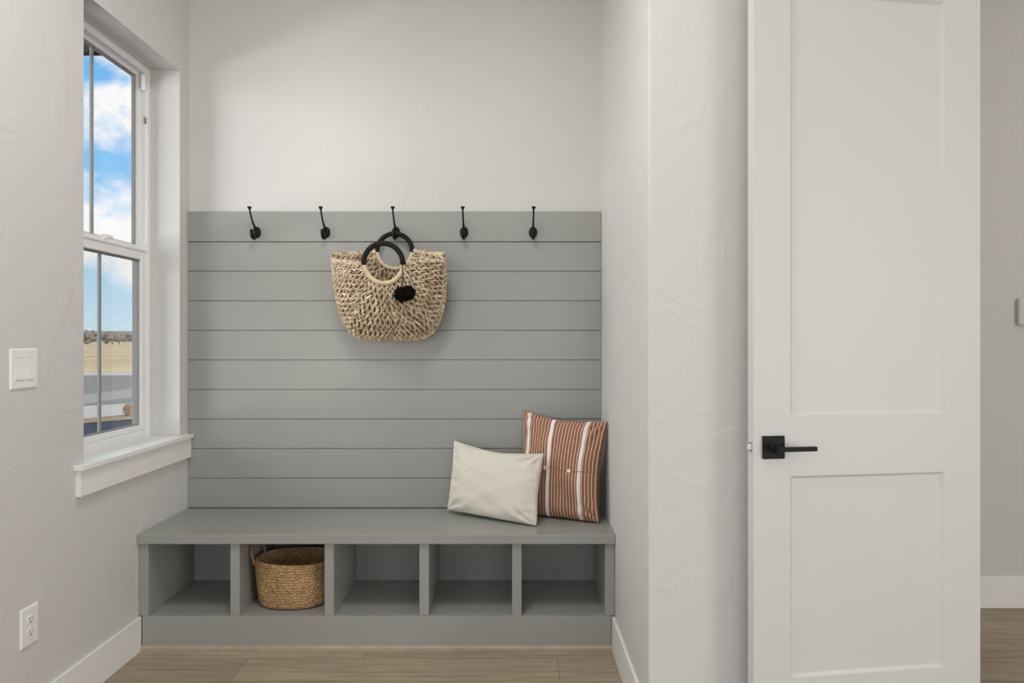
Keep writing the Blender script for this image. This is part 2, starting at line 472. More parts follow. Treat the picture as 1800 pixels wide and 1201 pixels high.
# lower sash
m = MB(); st = .038
lx0, lx1 = -1.660, -1.634
m.box(lx0, lx1, a, a+st, .849, 1.648); m.box(lx0, lx1, b_-st, b_, .849, 1.648)
m.box(lx0, lx1, a+st, b_-st, .849, .874); m.box(lx0, lx1, a+st, b_-st, 1.603, 1.648)
m.box(lx0, lx1+.006, a, b_, 1.640, 1.652)
ls = m.build('lower_sash', M['vinyl'], w, bevel=.003)
glazing(ls, a+st, b_-st, .874, 1.603, -1.650, 2.742)
m = MB()
m.lathe([(.02, 0), (.02, .006), (.017, .010)], (-1.645, 2.742, 1.652), n=20, sx=1, sy=1)
m.tube(smoothpath([(-1.645, 2.735, 1.664), (-1.638, 2.755, 1.668), (-1.628, 2.785, 1.668)]), [.009]*11+[.006]*2 , 8)
m.box(-1.655, -1.635, 2.70, 2.745, 1.650, 1.660)
m.build('sash_lock', M['vinyl'], ls, smooth=False, bevel=.002)
m = MB(); m.box(-1.6862, -1.6858, a+.016, b_-.012, .868, 1.62); sc_ = m.build('insect_screen', M['screen'], w)
m = MB()
m.box(-1.689, -1.676, b_-.014, b_, .85, 1.63); m.box(-1.689, -1.680, a, a+.018, .85, 1.63)
m.box(-1.689, -1.680, a+.018, b_-.014, .85, .870); m.box(-1.689, -1.680, a+.018, b_-.014, 1.612, 1.63)
m.build('screen_frame', M['spacer'], sc_)
# stool and apron
m = MB(); m.box(XF-.002, XL, WY0+.001, WY1-.001, WZ0+.0, .817); m.box(XL, -1.4653, 2.3335, 3.151, WZ0, .817)
m.build('window_sill', M['trim'], w, bevel=.002)
m = MB(); m.box(XL, -1.479, 2.344, 3.155, .708, WZ0); m.build('apron', M['trim'], w, bevel=.001)

# ------------------------------------------------------------------ grey boards with hook rail
p = thing('shiplap_paneling', 'grey horizontal shiplap boards covering the wall behind the bench', 'wall paneling', ((XL+XR)/2, YB, BZ))
m = MB(); z = 1.703; g = .0022
while z > BZ+.01:
    z0 = max(z-.1368, BZ)
    m.box(XL+.001, XR-.001, YB, YW, z0+g, z-g); z -= .1368
m.box(XL+.001, XR-.001, YB+.006, YW, BZ, 1.703)
m.build('board_panel', M['grey'], p, bevel=.0015)
m = MB(); m.box(XL+.001, XR-.001, YB-.004, YW, 1.7035, 1.843); m.build('hook_rail', M['grey'], p, bevel=.002)

# ------------------------------------------------------------------ bench
bn = thing('storage_bench', 'grey built-in bench with five open cubbies under the shiplap', 'bench', ((XL+XR)/2, 2.95, 0))
YF = 2.742
def gp(name, *bx, bev=.0025):
    m = MB()
    for b in bx: m.box(*b)
    return m.build(name, M['grey'], bn, bevel=bev)
gp('seat_top', (XL+.001, XR-.001, 2.7267, YB-.0005, .432, BZ))
def dv(px): return (px-899)*YF/1200
gp('side_panel', (XL+.001, dv(260.5), YF, YB-.016, .14, .432))
gp('side_panel', (dv(1063.5), XR-.001, YF, YB-.016, .14, .432))
for a0, a1 in ((404.5, 421), (570, 586.7), (737, 754), (900, 917)):
    gp('divider', (dv(a0), dv(a1), YF, YB-.016, .14, .432))
gp('back_panel', (XL+.001, XR-.001, YB-.016, YB-.0005, .14, .432))
gp('cubby_floor', (XL+.001, XR-.001, YF+.019, YB-.0005, .122, .14))
gp('toe_kick', (XL+.0135, XR-.0135, YF, YF+.019, .0, .14), bev=.0015)

# ------------------------------------------------------------------ coat hooks
def make_hook(X, label):
    t = thing('coat_hook', label, 'hook', (X, 3.154, 1.745), 'black coat hooks on the rail')
    m = MB()
    m.lathe([(.0005, .0105), (.010, .0095), (.0155, .006), (.018, .001), (.018, 0)][::-1], (X, 3.154, 1.745), (0, -1, 0), 28, 1.1, 1.48)
    m.build('mounting_plate', M['black'], t, smooth=True)
    m = MB()
    P = smoothpath([(X, 3.150, 1.748), (X, 3.139, 1.758), (X, 3.124, 1.771), (X, 3.106, 1.784), (X, 3.093, 1.798), (X, 3.077, 1.821), (X, 3.067, 1.840)])
    k = len(P); m.tube(P, [.0065-.0028*min(1, i/(k*.55)) for i in range(k)], 10)
    up = m.build('upper_prong', M['black'], t, smooth=True)
    m = MB(); d = (P[-1]-P[-3]).normalized(); d = Vector((0, -.12, 1))
    m.lathe([(.0055, -.003), (.0088, .001), (.0092, .004), (.0088, .008), (.006, .009)], P[-1], d, 18)
    m.build('end_cap', M['black'], up, smooth=True)
    m = MB()
    P = smoothpath([(X, 3.150, 1.742), (X, 3.140, 1.727), (X, 3.128, 1.7165), (X, 3.112, 1.7145), (X, 3.098, 1.722), (X, 3.091, 1.735), (X, 3.0885, 1.746)])
    k = len(P); m.tube(P, [.0088-.0018*i/k for i in range(k)], 10)
    m.blob(P[-1], (Vector((1,0,0)), Vector((0,1,0)), Vector((0,0,1))), (.0072, .0072, .005), 10, 6)
    m.build('lower_prong', M['black'], t, smooth=True)
    return t
for X, lb in ((-1.177, 'black double coat hook nearest the window on the grey rail'),
              (-.857, 'black double coat hook second from the window, left of the bag'),
              (-.5335, 'black double coat hook holding the woven straw bag'),
              (-.219, 'black double coat hook on the rail just right of the bag'),
              (.0998, 'black double coat hook farthest from the window, above the pillows')):
    make_hook(X, lb)

# ------------------------------------------------------------------ straw bag
BX, BT = -.537, 1.594
bag = thing('straw_bag', 'woven straw tote with black ring handles hanging on the middle hook', 'bag', (BX, 3.08, 1.252))
OUT = [(-.245, 0), (-.243, -.06), (-.240, -.12), (-.233, -.176), (-.222, -.226), (-.203, -.276), (-.182, -.308), (-.150, -.330), (-.080, -.340), (0, -.342)]
OUT = OUT + [(-x, z) for x, z in OUT[-2::-1]]
OUTP = smoothpath([(x, 0, z) for x, z in OUT], 8)
OUTB = smoothpath([(x, 0, z) for x, z in [(-.247, .030)]+OUT+[(.247, .030)]], 8)
def resample(P, n):
    L = [0]
    for i in range(1, len(P)): L.append(L[-1] + (P[i]-P[i-1]).length)
    out = []; j = 0
    for k in range(n+1):
        d = L[-1]*k/n
        while j < len(P)-2 and L[j+1] < d: j += 1
        t = (d-L[j])/max(L[j+1]-L[j], 1e-9)
        out.append(P[j].lerp(P[j+1], min(max(t, 0), 1)))
    return out, L[-1]
NS = 160
OUTR = resample(OUTP, NS)[0]; OUTBR = resample(OUTB, NS)[0]
def yseam(z): return 2.985 + .085*min(1, max(0, (BT-z)/.342))**.8 + max(0, z-BT)*.8*0
def panel_fn(cx, cz, r, depth, OUTR=OUTR):
    """point of a bag panel: s in 0..1 along the U, t in 0..1 from handle ring to seam"""
    def fn(s, t):
        k = s*NS; i = min(int(k), NS-1); o = OUTR[i].lerp(OUTR[i+1], k-i)
        a = PI + PI*s
        inner = Vector((cx+r*math.cos(a), 0, cz+r*math.sin(a)))
        outer = Vector((BX+o.x, 0, BT+o.z))
        q = inner.lerp(outer, t)
        y = yseam(q.z) + depth*(1-t**2.0)
        return Vector((q.x, min(y, 3.146), q.z))
    return fn
def weave_panel(name, fn, front, rows, seed):
    rnd = random.Random(seed); m = MB()
    # woven backing just inside the strands
    nu, nv = 80, 12; off = .004 if front else -.004
    vs = [fn(i/nu, j/nv) + Vector((0, off, 0)) for j in range(nv+1) for i in range(nu+1)]
    m.add(vs, [(j*(nu+1)+i, j*(nu+1)+i+1, (j+1)*(nu+1)+i+1, (j+1)*(nu+1)+i) for j in range(nv) for i in range(nu)], 1)
    for rI in range(rows):
        t = (rI+.5)/rows
        L = sum((fn(i/60, t)-fn((i-1)/60, t)).length for i in range(1, 61))
        cnt = max(8, int(L/.0112))
        for k in range(cnt):
            s = (k+.5+rnd.uniform(-.15, .15))/cnt
            c = fn(s, t)
            du = (fn(min(s+.01, 1), t)-fn(max(s-.01, 0), t)).normalized()
            dv_ = (fn(s, min(t+.03, 1))-fn(s, max(t-.03, 0)))
            hl = dv_.length/(min(t+.03, 1)-max(t-.03, 0))/rows
            dv_.normalize()
            nn = du.cross(dv_).normalized()
            if (nn.y > 0) == front: nn = -nn
            ang = (0.40 if k % 2 else -.40) + rnd.uniform(-.16, .16)
            ax = (dv_*math.cos(ang) + du*math.sin(ang)).normalized()
            bx = nn.cross(ax)
            tilt = ax*math.cos(.18) + nn*math.sin(.18)*(1 if k % 2 else -1)
            cc = c + nn*rnd.uniform(.001, .004) + du*rnd.uniform(-.001, .001)
            m.blob(cc, (bx, nn, tilt), (.0054*rnd.uniform(.85, 1.2), .0060, hl*rnd.uniform(.68, .84)), 7, 6, 0)
            if rnd.random() < .6:
                a2 = ang*.6+rnd.uniform(-.2, .2); ax2 = (dv_*math.cos(a2)+du*math.sin(a2)).normalized()
                m.blob(cc + nn*.004 + du*rnd.uniform(-.004, .004), (nn.cross(ax2), nn, ax2), (.0022, .0026, hl*.62), 6, 5, 0)
    return m
def braid(m, fnp, n, r=.0055, mi=0, amp=.0045):
    """twisted two-strand edge along fnp(s)"""
    for ph in (0, 1):
        for k in range(n):
            s0 = (k+ph*.5)/n
            if s0 >= 1: continue
            c = fnp(s0); d = (fnp(min(s0+.01, 1))-fnp(max(s0-.01, 0))).normalized()
            up = Vector((0, -1, 0)); sd = d.cross(up).normalized()
            ax = (d*.8 + sd*(.6 if ph else -.6)).normalized()
            b1 = ax.cross(up).normalized(); b2 = ax.cross(b1)
            m.blob(c + sd*(amp*.3*(1 if ph else -1)), (b1, b2, ax), (r, r, r*2.0), 7, 5, mi)
front_fn = panel_fn(-.538, 1.571, .088, -.118)
back_fn = panel_fn(-.5335, 1.6555, .086, .128, OUTBR)
m = weave_panel('front', front_fn, True, 9, 3)
braid(m, lambda s: front_fn(0, s), 13); braid(m, lambda s: front_fn(1, s), 13)
braid(m, lambda s: front_fn(s, 1.0), 92, .0065)
m.build('front_panel', [M['straw'], M['strawdark']], bag, smooth=True, fix=False)
m = weave_panel('back', back_fn, True, 9, 5)
m2 = weave_panel('back', back_fn, False, 9, 6)
braid(m, lambda s: back_fn(0, s), 13, .007); braid(m, lambda s: back_fn(1, s), 13, .007)
m.build('back_panel', [M['straw'], M['strawdark']], bag, smooth=True, fix=False)
def ring(cx, cz, y_of, r, a0, a1, tr, mat, name, n=60, twist=0):
    m = MB(); P = []; R = []
    for i in range(n+1):
        a = a0+(a1-a0)*i/n; z = cz+r*math.sin(a)
        P.append((cx+r*math.cos(a), y_of(z), z)); R.append(tr*(1+twist*(i % 2)))
    m.tube(P, R, 14)
    o = m.build(name, mat, bag, smooth=True)
    o['label'] = 'black cord-wrapped ring handle' if name == 'handle' else 'pale straw-wrapped lower half of the ring'
    return o
yf = lambda z: 2.867 - .12*(z-1.571) if z > 1.571 else 2.867 + .30*(1.571-z)
yb = lambda z: 3.1165
ring(-.538, 1.571, yf, .082, -.06, PI+.06, .0108, M['wrap'], 'handle', 90, .05)
ring(-.5335, 1.654, yb, .0800, -.06, PI+.06, .0108, M['wrap'], 'handle', 90, .05)
ring(-.538, 1.571, yf, .082, PI+.05, 2*PI-.05, .0095, M['strawwrap'], 'handle_wrap', 70, .08)
ring(-.5335, 1.654, yb, .0800, PI+.05, 2*PI-.05, .0095, M['strawwrap'], 'handle_wrap', 70, .08)
# pompom charm tied to the front ring
m = MB()
kx, ky, kz = -.4565, 2.853, 1.567
m.tube(smoothpath([(-.456, 2.853, 1.578), (kx, 2.851, 1.55), (-.4535, 2.862, 1.503)]), .0016, 6)
m.tube(smoothpath([(-.4535, 2.862, 1.503), (-.462, 2.866, 1.48), (-.466, 2.872, 1.462)]), .0013, 6)
m.tube(smoothpath([(-.4535, 2.862, 1.503), (-.443, 2.866, 1.48), (-.436, 2.872, 1.464)]), .0013, 6)
m.blob((-.4535, 2.861, 1.503), (Vector((1,0,0)), Vector((0,1,0)), Vector((0,0,1))), (.003, .003, .004))
m.tube([(-.456+.0125*math.cos(2*PI*i/16), 2.866+.0125*math.sin(2*PI*i/16), 1.574) for i in range(16)], .0014, 6, closed=True)
m.build('pompom_cord', M['blackyarn'], bag, smooth=True)
rnd = random.Random(11)
for cx, cz, rr in ((-.463, 1.440, .033), (-.435, 1.446, .032)):
    m = MB(); cc = Vector((cx, 2.874, cz))
    m.blob(cc, (Vector((1,0,0)), Vector((0,1,0)), Vector((0,0,1))), (rr*.86,)*3, 20, 14)
    for i in range(1100):
        d = Vector((rnd.gauss(0,1), rnd.gauss(0,1), rnd.gauss(0,1))).normalized()
        sd = d.orthogonal().normalized()*.0009; s2 = d.cross(sd)
        e = cc + d*rr*rnd.uniform(.94, 1.09) + Vector((rnd.uniform(-1,1), rnd.uniform(-1,1), rnd.uniform(-1,1)))*.002
        b0 = cc + d*rr*.75
        m.add([b0+sd, b0-sd*.5+s2*.87, b0-sd*.5-s2*.87, e+sd*.6, e-sd*.3+s2*.5, e-sd*.3-s2*.5], [(0,1,4,3), (1,2,5,4), (2,0,3,5), (3,4,5)])
    m.build('pompom', M['blackyarn'], bag, fix=False)['label'] = 'fuzzy black pompom'

# ------------------------------------------------------------------ basket in the cubby
bc = thing('wicker_basket', 'oval brown seagrass basket with two handles in the second cubby', 'basket', (-.918, 2.905, .1405))
def oval(u, hw, hd, e=2.5):
    c, s = math.cos(u), math.sin(u)
    return hw*math.copysign(abs(c)**(2/e), c), hd*math.copysign(abs(s)**(2/e), s)
H = .186; NU, NV, ROWS = 520, 120, 16
def wall_pt(u, v, inner):
    f = v
    bulge = math.sin(f*PI)*.004
    hw = .136 + .022*f + bulge; hd = .112 + .016*f + bulge
    # rounded foot
    if f < .08:
        q = 1-f/.08; hw -= .014*q*q; hd -= .014*q*q
    x, y = oval(u, hw, hd)
    row = f*ROWS; ri = math.floor(row); fr = row-ri
    prof = math.sin(fr*PI)**.7
    arc = u*24
    tw = math.sin(arc*2.0 + (1 if int(ri) % 2 else -1)*fr*2.2 + ri*1.7)
    d = .0034*prof + .0017*tw*prof
    nlen = math.hypot(x/hw**2, y/hd**2)
    nx, ny = x/hw**2/nlen, y/hd**2/nlen
    k = -.009 - d*.7 if inner else d
    z = H*f + .003*math.sin(u*2+.6)*f
    return (-.918+x+nx*k, 2.905+y+ny*k, .1405+z)
m = MB()
for inner in (False, True):
    nu = NU if not inner else 260; nv = NV if not inner else 64
    vs = [wall_pt(2*PI*i/nu, j/nv, inner) for j in range(nv+1) for i in range(nu)]
    m.add(vs, [(j*nu+i, j*nu+(i+1) % nu, (j+1)*nu+(i+1) % nu, (j+1)*nu+i) for j in range(nv) for i in range(nu)])
vs = [wall_pt(2*PI*i/120, .0, False) for i in range(120)]; m.add(vs, [tuple(range(120))])
# plaited rim
for ph in (0, PI):
    P = []
    for i in range(520):
        u = 2*PI*i/520
        a_ = Vector(wall_pt(u, 1, False)); b2 = Vector(wall_pt(u, 1, True)); c = (a_+b2)/2
        o = (a_-b2).normalized()
        q = u*46+ph
        P.append(c + o*.0042*math.cos(q) + Vector((0, 0, .0028*math.sin(q)-.001)))
    m.tube(P, .0044, 7, closed=True)
m.build('basket_body', M['basket'], bc, smooth=True)
def handle(side):
    pts = [(-.918+side*.146, 2.825, .318), (-.918+side*.153, 2.826, .345), (-.918+side*(.159-.004*side), 2.836, .378), (-.918+side*(.159-.005*side), 2.862, .408), (-.918+side*(.159-.004*side), 2.895, .416),
           (-.918+side*.161, 2.930, .406), (-.918+side*.157, 2.957, .378), (-.918+side*.155, 2.965, .345), (-.918+side*.150, 2.967, .318)]
    if side > 0: pts = [(min(x, -.918+.156), y, z) for x, y, z in pts]
    m = MB(); P = smoothpath(pts, 8)
    m.tube(P, [.0055*(1+.12*(i % 2)) for i in range(len(P))], 9)
    m.build('basket_handle', M['basketdark'], bc, smooth=True)
handle(-1); handle(1)

# ------------------------------------------------------------------ pillows
def pillow_fn(BL, BR, TR, TL, T, pinch, seed, wr):
    BL, BR, TR, TL = map(Vector, (BL, BR, TR, TL))
    nrm = ((BR-BL)+(TR-TL)).cross((TL-BL)+(TR-BR)).normalized()
    if nrm.y > 0: nrm = -nrm
    def fn(u, v, side):
        pl, pr, pb, pt = pinch
        uu = u*(1-(pr if u > 0 else pl)*(1-v*v)); vv = v*(1-(pt if v > 0 else pb)*(1-abs(u)**1.6))
        cn = (abs(u)*abs(v))**9
        uu = uu*(1-.010*cn) + .012*noise.noise(Vector((v*2.3, seed, 1.7)))*abs(u)**3*(1-cn)
        vv = vv*(1-.010*cn) + .016*noise.noise(Vector((u*2.6, seed, 4.1)))*abs(v)**3*(1-cn)
        a, b = (uu+1)/2, (vv+1)/2
        q = BL*(1-a)*(1-b) + BR*a*(1-b) + TR*a*b + TL*(1-a)*b
        e = max(0, (1-u*u))*max(0, (1-v*v))
        th = T*e**.42
        # folds that run in from the corners and along the seam
        edge = max(abs(u), abs(v))
        w = noise.noise(Vector((u*2.4+seed, v*2.4, side*3.1)))*.010*min(1, e*3)
        cr = max(0, abs(u)*abs(v)-.22)
        ang = math.atan2(1.001-abs(v), 1.001-abs(u))
        w += wr*cr*math.sin(ang*9+seed*2+side+noise.noise(Vector((u*3, v*3, seed)))*2)*min(1, e*9)
        w += wr*.35*math.sin((u if abs(v) > abs(u) else v)*22+seed)*max(0, edge-.72)/.28*min(1, e*6)*(.5+noise.noise(Vector((u*4, v*4, seed+5))))
        return q + nrm*side*(th+w)
    return fn, nrm
def pillow_mesh(fn, n=72, seam=.004):
    m = MB(); uv = []
    g = [math.sin(PI/2*(2*i/n-1)) for i in range(n+1)]
    for side in (1, -1):
        vs = []
        for j in range(n+1):
            for i in range(n+1):
                q = fn(g[i], g[j], side)
                q = Vector((min(q.x, XR-.003), min(q.y, YB-.004), max(q.z, BZ+.0015)))
                vs.append(q); uv.append(((g[i]+1)/2, (g[j]+1)/2))
        m.add(vs, [(j*(n+1)+i, j*(n+1)+i+1, (j+1)*(n+1)+i+1, (j+1)*(n+1)+i) for j in range(n) for i in range(n)])
    m.uv = uv
    return m
def finish(o):
    bm = bmesh.new(); bm.from_mesh(o.data)
    bmesh.ops.remove_doubles(bm, verts=bm.verts, dist=2e-5)
    bmesh.ops.recalc_face_normals(bm, faces=bm.faces); bm.to_mesh(o.data); bm.free()
    o.data.polygons.foreach_set('use_smooth', [True]*len(o.data.polygons))

lp = thing('lumbar_pillow', 'plain cream lumbar pillow leaning in front of the striped one', 'pillow', (-.09, 2.96, BZ), 'pillows on the bench')
fn, nr = pillow_fn((-.289, 3.060, .488), (.105, 2.842, .474), (.1405, 2.925, .763), (-.263, 3.125, .790), .060, (.05, .05, .0, .17), 2.0, .016)
finish(pillow_mesh(fn).build('pillow_cover', M['linen'], lp))
sp_ = thing('striped_pillow', 'rust and cream striped square pillow with buttons in the bench corner', 'pillow', (.2, 2.98, BZ), 'pillows on the bench')
fn, nr = pillow_fn((.028, 3.055, .474), (.373, 2.888, .474), (.4145, 2.930, .900), (.055, 3.14, .927), .062, (.08, .10, .02, .11), 5.3, .014)
finish(pillow_mesh(fn).build('pillow_cover', M['stripe'], sp_))
# overlapped placket with buttons
m = MB()
P = [fn(-.965+1.93*i/60, -.055-.01*math.sin(i*.2), 1) - nr*.0003 for i in range(61)]
m.tube(P, .0014, 6); m.build('placket_seam', M['stripe'], sp_, smooth=True)
for u, v in ((-.27, -.06), (.36, -.06)):
    m = MB(); c = fn(u, v, 1)
    m.lathe([(.0075, 0), (.0085, .0012), (.0085, .0026), (.0065, .0034), (.0055, .0026), (.001, .0022)], c+nr*.001, nr, 22)
    m.build('button', M['button'], sp_, smooth=True)

# ------------------------------------------------------------------ door at right
DX, DY = .701, 1.975; ex, ey = .9904, .1368     # hinge edge runs away to the right
def D(s, d, z):                                  # s along the leaf, d behind its face
    return (DX+ex*s-ey*d, DY+ey*s+ex*d, z)
dr = thing('door_1', 'white two-panel door standing open with a black lever', 'door', D(.365, .0175, .012), kind='structure')
DW, DT, DZ0, DZ1 = .731, .035, .012, 2.42
def dbox(m, s0, s1, d0, d1, z0, z1, mi=0):
    vs = [D(s, d, z) for z in (z0, z1) for d in (d0, d1) for s in (s0, s1)]
    m.add(vs, [(0,2,3,1),(4,5,7,6),(0,1,5,4),(2,6,7,3),(0,4,6,2),(1,3,7,5)], mi)
S0, S1 = .113, .6105
panels = [(.262, .851), (1.029, 2.27)]
m = MB()
dbox(m, 0, S0, 0, DT, DZ0, DZ1); dbox(m, S1, DW, 0, DT, DZ0, DZ1)
zs = [DZ0, panels[0][0], panels[0][1], panels[1][0], panels[1][1], DZ1]
for i in (0, 2, 4): dbox(m, S0, S1, 0, DT, zs[i], zs[i+1])
m.build('door_frame', M['door'], dr)
for z0, z1 in panels:
    m = MB(); b = .009; dp = .008
    o = [D(S0, 0, z0), D(S1, 0, z0), D(S1, 0, z1), D(S0, 0, z1)]
    i_ = [D(S0+b, dp, z0+b), D(S1-b, dp, z0+b), D(S1-b, dp, z1-b), D(S0+b, dp, z1-b)]
    m.add(o+i_, [(0,1,5,4), (1,2,6,5), (2,3,7,6), (3,0,4,7), (4,5,6,7)])
    dbox(m, S0, S1, .018, .027, z0, z1)
    m.build('door_panel', M['door'], dr)
# lever set
HS, HZ = .0585, .937
m = MB(); dbox(m, HS-.033, HS+.033, -.009, 0, HZ-.033, HZ+.033)
rs = m.build('lever_rosette', M['black'], dr, bevel=.0015)
m = MB()
ax = Vector((-ey*-1, ex*-1, 0))
m.lathe([(.017, 0), (.017, .004), (.011, .006), (.0095, .030), (.0095, .034)], D(HS, -.009, HZ), ax, 20)
m.build('lever_neck', M['black'], rs, smooth=False, bevel=.001)
m = MB()
dbox(m, HS-.011, HS+.108, -.053, -.040, HZ-.0065, HZ+.0065)
m.build('lever', M['black'], dr, bevel=.002)['label'] = 'straight black door lever'
m = MB(); dbox(m, -.0012, .0, .006, .029, HZ-.028, HZ+.028); fp = m.build('latch_plate', M['door'], dr)
m = MB(); dbox(m, -.0018, -.0010, .008, .027, HZ-.0125, HZ+.0125); m.build('latch_socket', M['spacer'], fp)
m = MB()
vs = [D(-.014, .013, HZ-.010), D(-.006, .025, HZ-.010), D(0, .025, HZ-.010), D(0, .010, HZ-.010)]
vs += [(x, y, z+.020) for x, y, z in vs]
m.add(vs, [(3,2,1,0), (4,5,6,7), (0,1,5,4), (1,2,6,5), (2,3,7,6), (3,0,4,7)])
m.build('latch_bolt', M['nickel'], dr, bevel=.002)
for z in (.25, 1.2, 2.15):
    m = MB(); m.tube([D(DW+.001, DT+.006, z-.045), D(DW+.001, DT+.006, z+.045)], .006, 10); m.build('hinge', M['black'], dr)

# ------------------------------------------------------------------ switch, outlet, hall plate
def wall_plate(m, y0, y1, z0, z1, d=.0055, b=.004):
    o = [(XL, y0, z0), (XL, y1, z0), (XL, y1, z1), (XL, y0, z1)]
    i_ = [(XL+d, y0+b, z0+b), (XL+d, y1-b, z0+b), (XL+d, y1-b, z1-b), (XL+d, y0+b, z1-b)]
    m.add(o+i_, [(0,1,5,4), (1,2,6,5), (2,3,7,6), (3,0,4,7), (4,5,6,7), (3,2,1,0)])
sw_ = thing('light_switch', 'white double rocker light switch on the wall left of the window', 'light switch', (XL, 2.0935, 1.16))
m = MB(); wall_plate(m, 2.035, 2.152, 1.098, 1.222); m.build('cover_plate', M['plate'], sw_)
for yc in (2.0705, 2.1165):
    m = MB()
    vs = []
    z0, z1 = 1.126, 1.194
    for y in (yc-.0165, yc+.0165):
        vs += [(XL+.005, y, z0), (XL+.0078, y, z0+.001), (XL+.0062, y, 1.16), (XL+.0057, y, z1-.001), (XL+.005, y, z1)]
    m.add(vs, [(0,1,6,5), (1,2,7,6), (2,3,8,7), (3,4,9,8), (0,4,3,2,1), (5,6,7,8,9)])
    m.build('rocker', M['plate'], sw_)
    g = .0007
    for (ya, yb_, za, zb) in ((yc-.0165, yc+.0165, z1, z1+g*1.4), (yc-.0165, yc+.0165, z0-g*1.4, z0)):
        m = MB(); m.box(XL+.005, XL+.00565, ya, yb_, za, zb); m.build('rocker_gap', M['spacer'], sw_)
    for zc in (1.110, 1.210):
        m = MB(); m.lathe([(.0028, 0), (.0028, .0008), (.0018, .0011)], (XL+.0055, yc, zc), (1, 0, 0), 12); m.build('screw', M['plate'], sw_)
ot = thing('wall_outlet', 'white duplex power outlet low on the wall under the switch', 'outlet', (XL, 2.117, .362))
m = MB(); wall_plate(m, 2.0785, 2.156, .3016, .4227); m.build('cover_plate', M['plate'], ot)
for zc in (.3815, .3425):
    m = MB(); m.lathe([(.0165, 0), (.0165, .0015), (.0155, .002)], (XL+.0055, 2.117, zc), (1, 0, 0), 28, 1, .84); rc = m.build('receptacle', M['plate'], ot)
    m = MB()
    m.box(XL+.0074, XL+.0078, 2.117-.0075, 2.117-.0055, zc-.001, zc+.008)
    m.box(XL+.0074, XL+.0078, 2.117+.0055, 2.117+.0072, zc, zc+.007)
    m.lathe([(.0026, 0), (.0026, .0004)], (XL+.0074, 2.117, zc-.0075), (1, 0, 0), 12)
    m.build('slot', M['slot'], rc)
m = MB(); m.lathe([(.0026, 0), (.0026, .0008), (.0018, .0011)], (XL+.0055, 2.117, .362), (1, 0, 0), 12); m.build('screw', M['plate'], ot)
hp = MB()
hp.box(2.352, 2.475, YH-.024, YH, 1.318, 1.442)
o = hp.build('mounted_box', M['wall'], None, bevel=.008)
tag(o, 'small square box painted like the shaded hall wall it is on', 'wall box')

# ------------------------------------------------------------------ outside
GZ = -.3
def strip(name, poly, z, mat, label, cat):
    m = MB(); m.prism(poly, z-.1, z); return struct(name, m, mat, label, cat)
strip('ground', [(-400, -80), (XO-.02, -80), (XO-.02, 5), (300, 5), (300, 700), (-600, 700)], GZ, M['field'], 'dry golden field outside the window', 'field')
def ext(p, d, t0, t1): return [(p[0]+d[0]*t0, p[1]+d[1]*t0), (p[0]+d[0]*t1, p[1]+d[1]*t1)]
A_ = ext((-9.79, 15.6), (.76, .80), -22, 10.5)      # road / sidewalk edge
B_ = ext((-8.25, 13.17), (.58, .80), -22, 11)       # sidewalk / mulch edge
C_ = ext((-7.76, 12.38), (.57, .70), -22, 10.4)     # mulch / planting bed edge
strip('road', [A_[0], A_[1], (10, 29.5), (-90, 29.5), (-90, A_[0][1])], GZ+.02, M['road'], 'grey asphalt road beyond the window', 'road')
strip('curb', [(-90, 29.5), (40, 29.5), (40, 32.4), (-90, 32.4)], GZ+.03, M['conc'], 'pale curb strip along the far side of the road', 'curb')
strip('gutter', [(-10.2, 15.3), (-10.3, 29.5), (-12.6, 29.5), (-11.55, 15.3)], GZ+.03, M['gutter'], 'pale concrete band running across the road', 'gutter')
strip('sidewalk', [B_[0], B_[1], A_[1], A_[0]], GZ+.035, M['conc'], 'pale concrete sidewalk on the near side of the road', 'sidewalk')
strip('mulch_bed', [C_[0], C_[1], B_[1], B_[0]], GZ+.04, M['mulch'], 'brown mulch edge in front of the sidewalk', 'mulch bed')
strip('planting_bed', [C_[1], C_[0], (XO-.1, -6), (XO-.1, C_[1][1])], GZ+.03, M['bedshade'], 'bed below the window with dark shade painted in', 'planting bed')
# low ridge
m = MB(); n = 60
vs = []
for i in range(n+1):
    x = -700+1100*i/n; h = 9.2 + 2.2*noise.noise(Vector((x*.006, 1.3, 0))) + .4*noise.noise(Vector((x*.03, 4, 0)))
    vs += [(x, 560, GZ-1), (x, 620, h), (x, 690, GZ-1)]
fs = []
for i in range(n): fs += [(3*i, 3*i+3, 3*i+4, 3*i+1), (3*i+1, 3*i+4, 3*i+5, 3*i+2)]
m.add(vs, fs); struct('hill', m, M['hill'], 'low grey ridge on the horizon', 'hill', smooth=True)
# bare trees along the far edge of the field
def crown_mesh(seed):
    rnd = random.Random(seed); m = MB()
    for i in range(16):
        a = rnd.uniform(0, 2*PI); r = rnd.uniform(0, 1.9)
        c = Vector((r*math.cos(a), r*math.sin(a), 2.2+rnd.uniform(-.9, 1.6)))
        s = rnd.uniform(.7, 1.25)
        m.blob(c, (Vector((1,0,0)), Vector((0,1,0)), Vector((0,0,1))), (s, s, s*.9), 9, 7)
    m.v = [tuple(Vector(p) + noise.noise_vector(Vector(p)*1.3)*.3) for p in m.v]
    for i in range(60):
        a = rnd.uniform(0, 2*PI); e = rnd.uniform(.1, 1.4)
        d = Vector((math.cos(a)*math.cos(e), math.sin(a)*math.cos(e), math.sin(e)))
        m.tube([Vector((0, 0, 1.6))+d*.8, Vector((0, 0, 1.7))+d*rnd.uniform(2.0, 2.7)], [.06, .015], 4)
    return m
protos = []
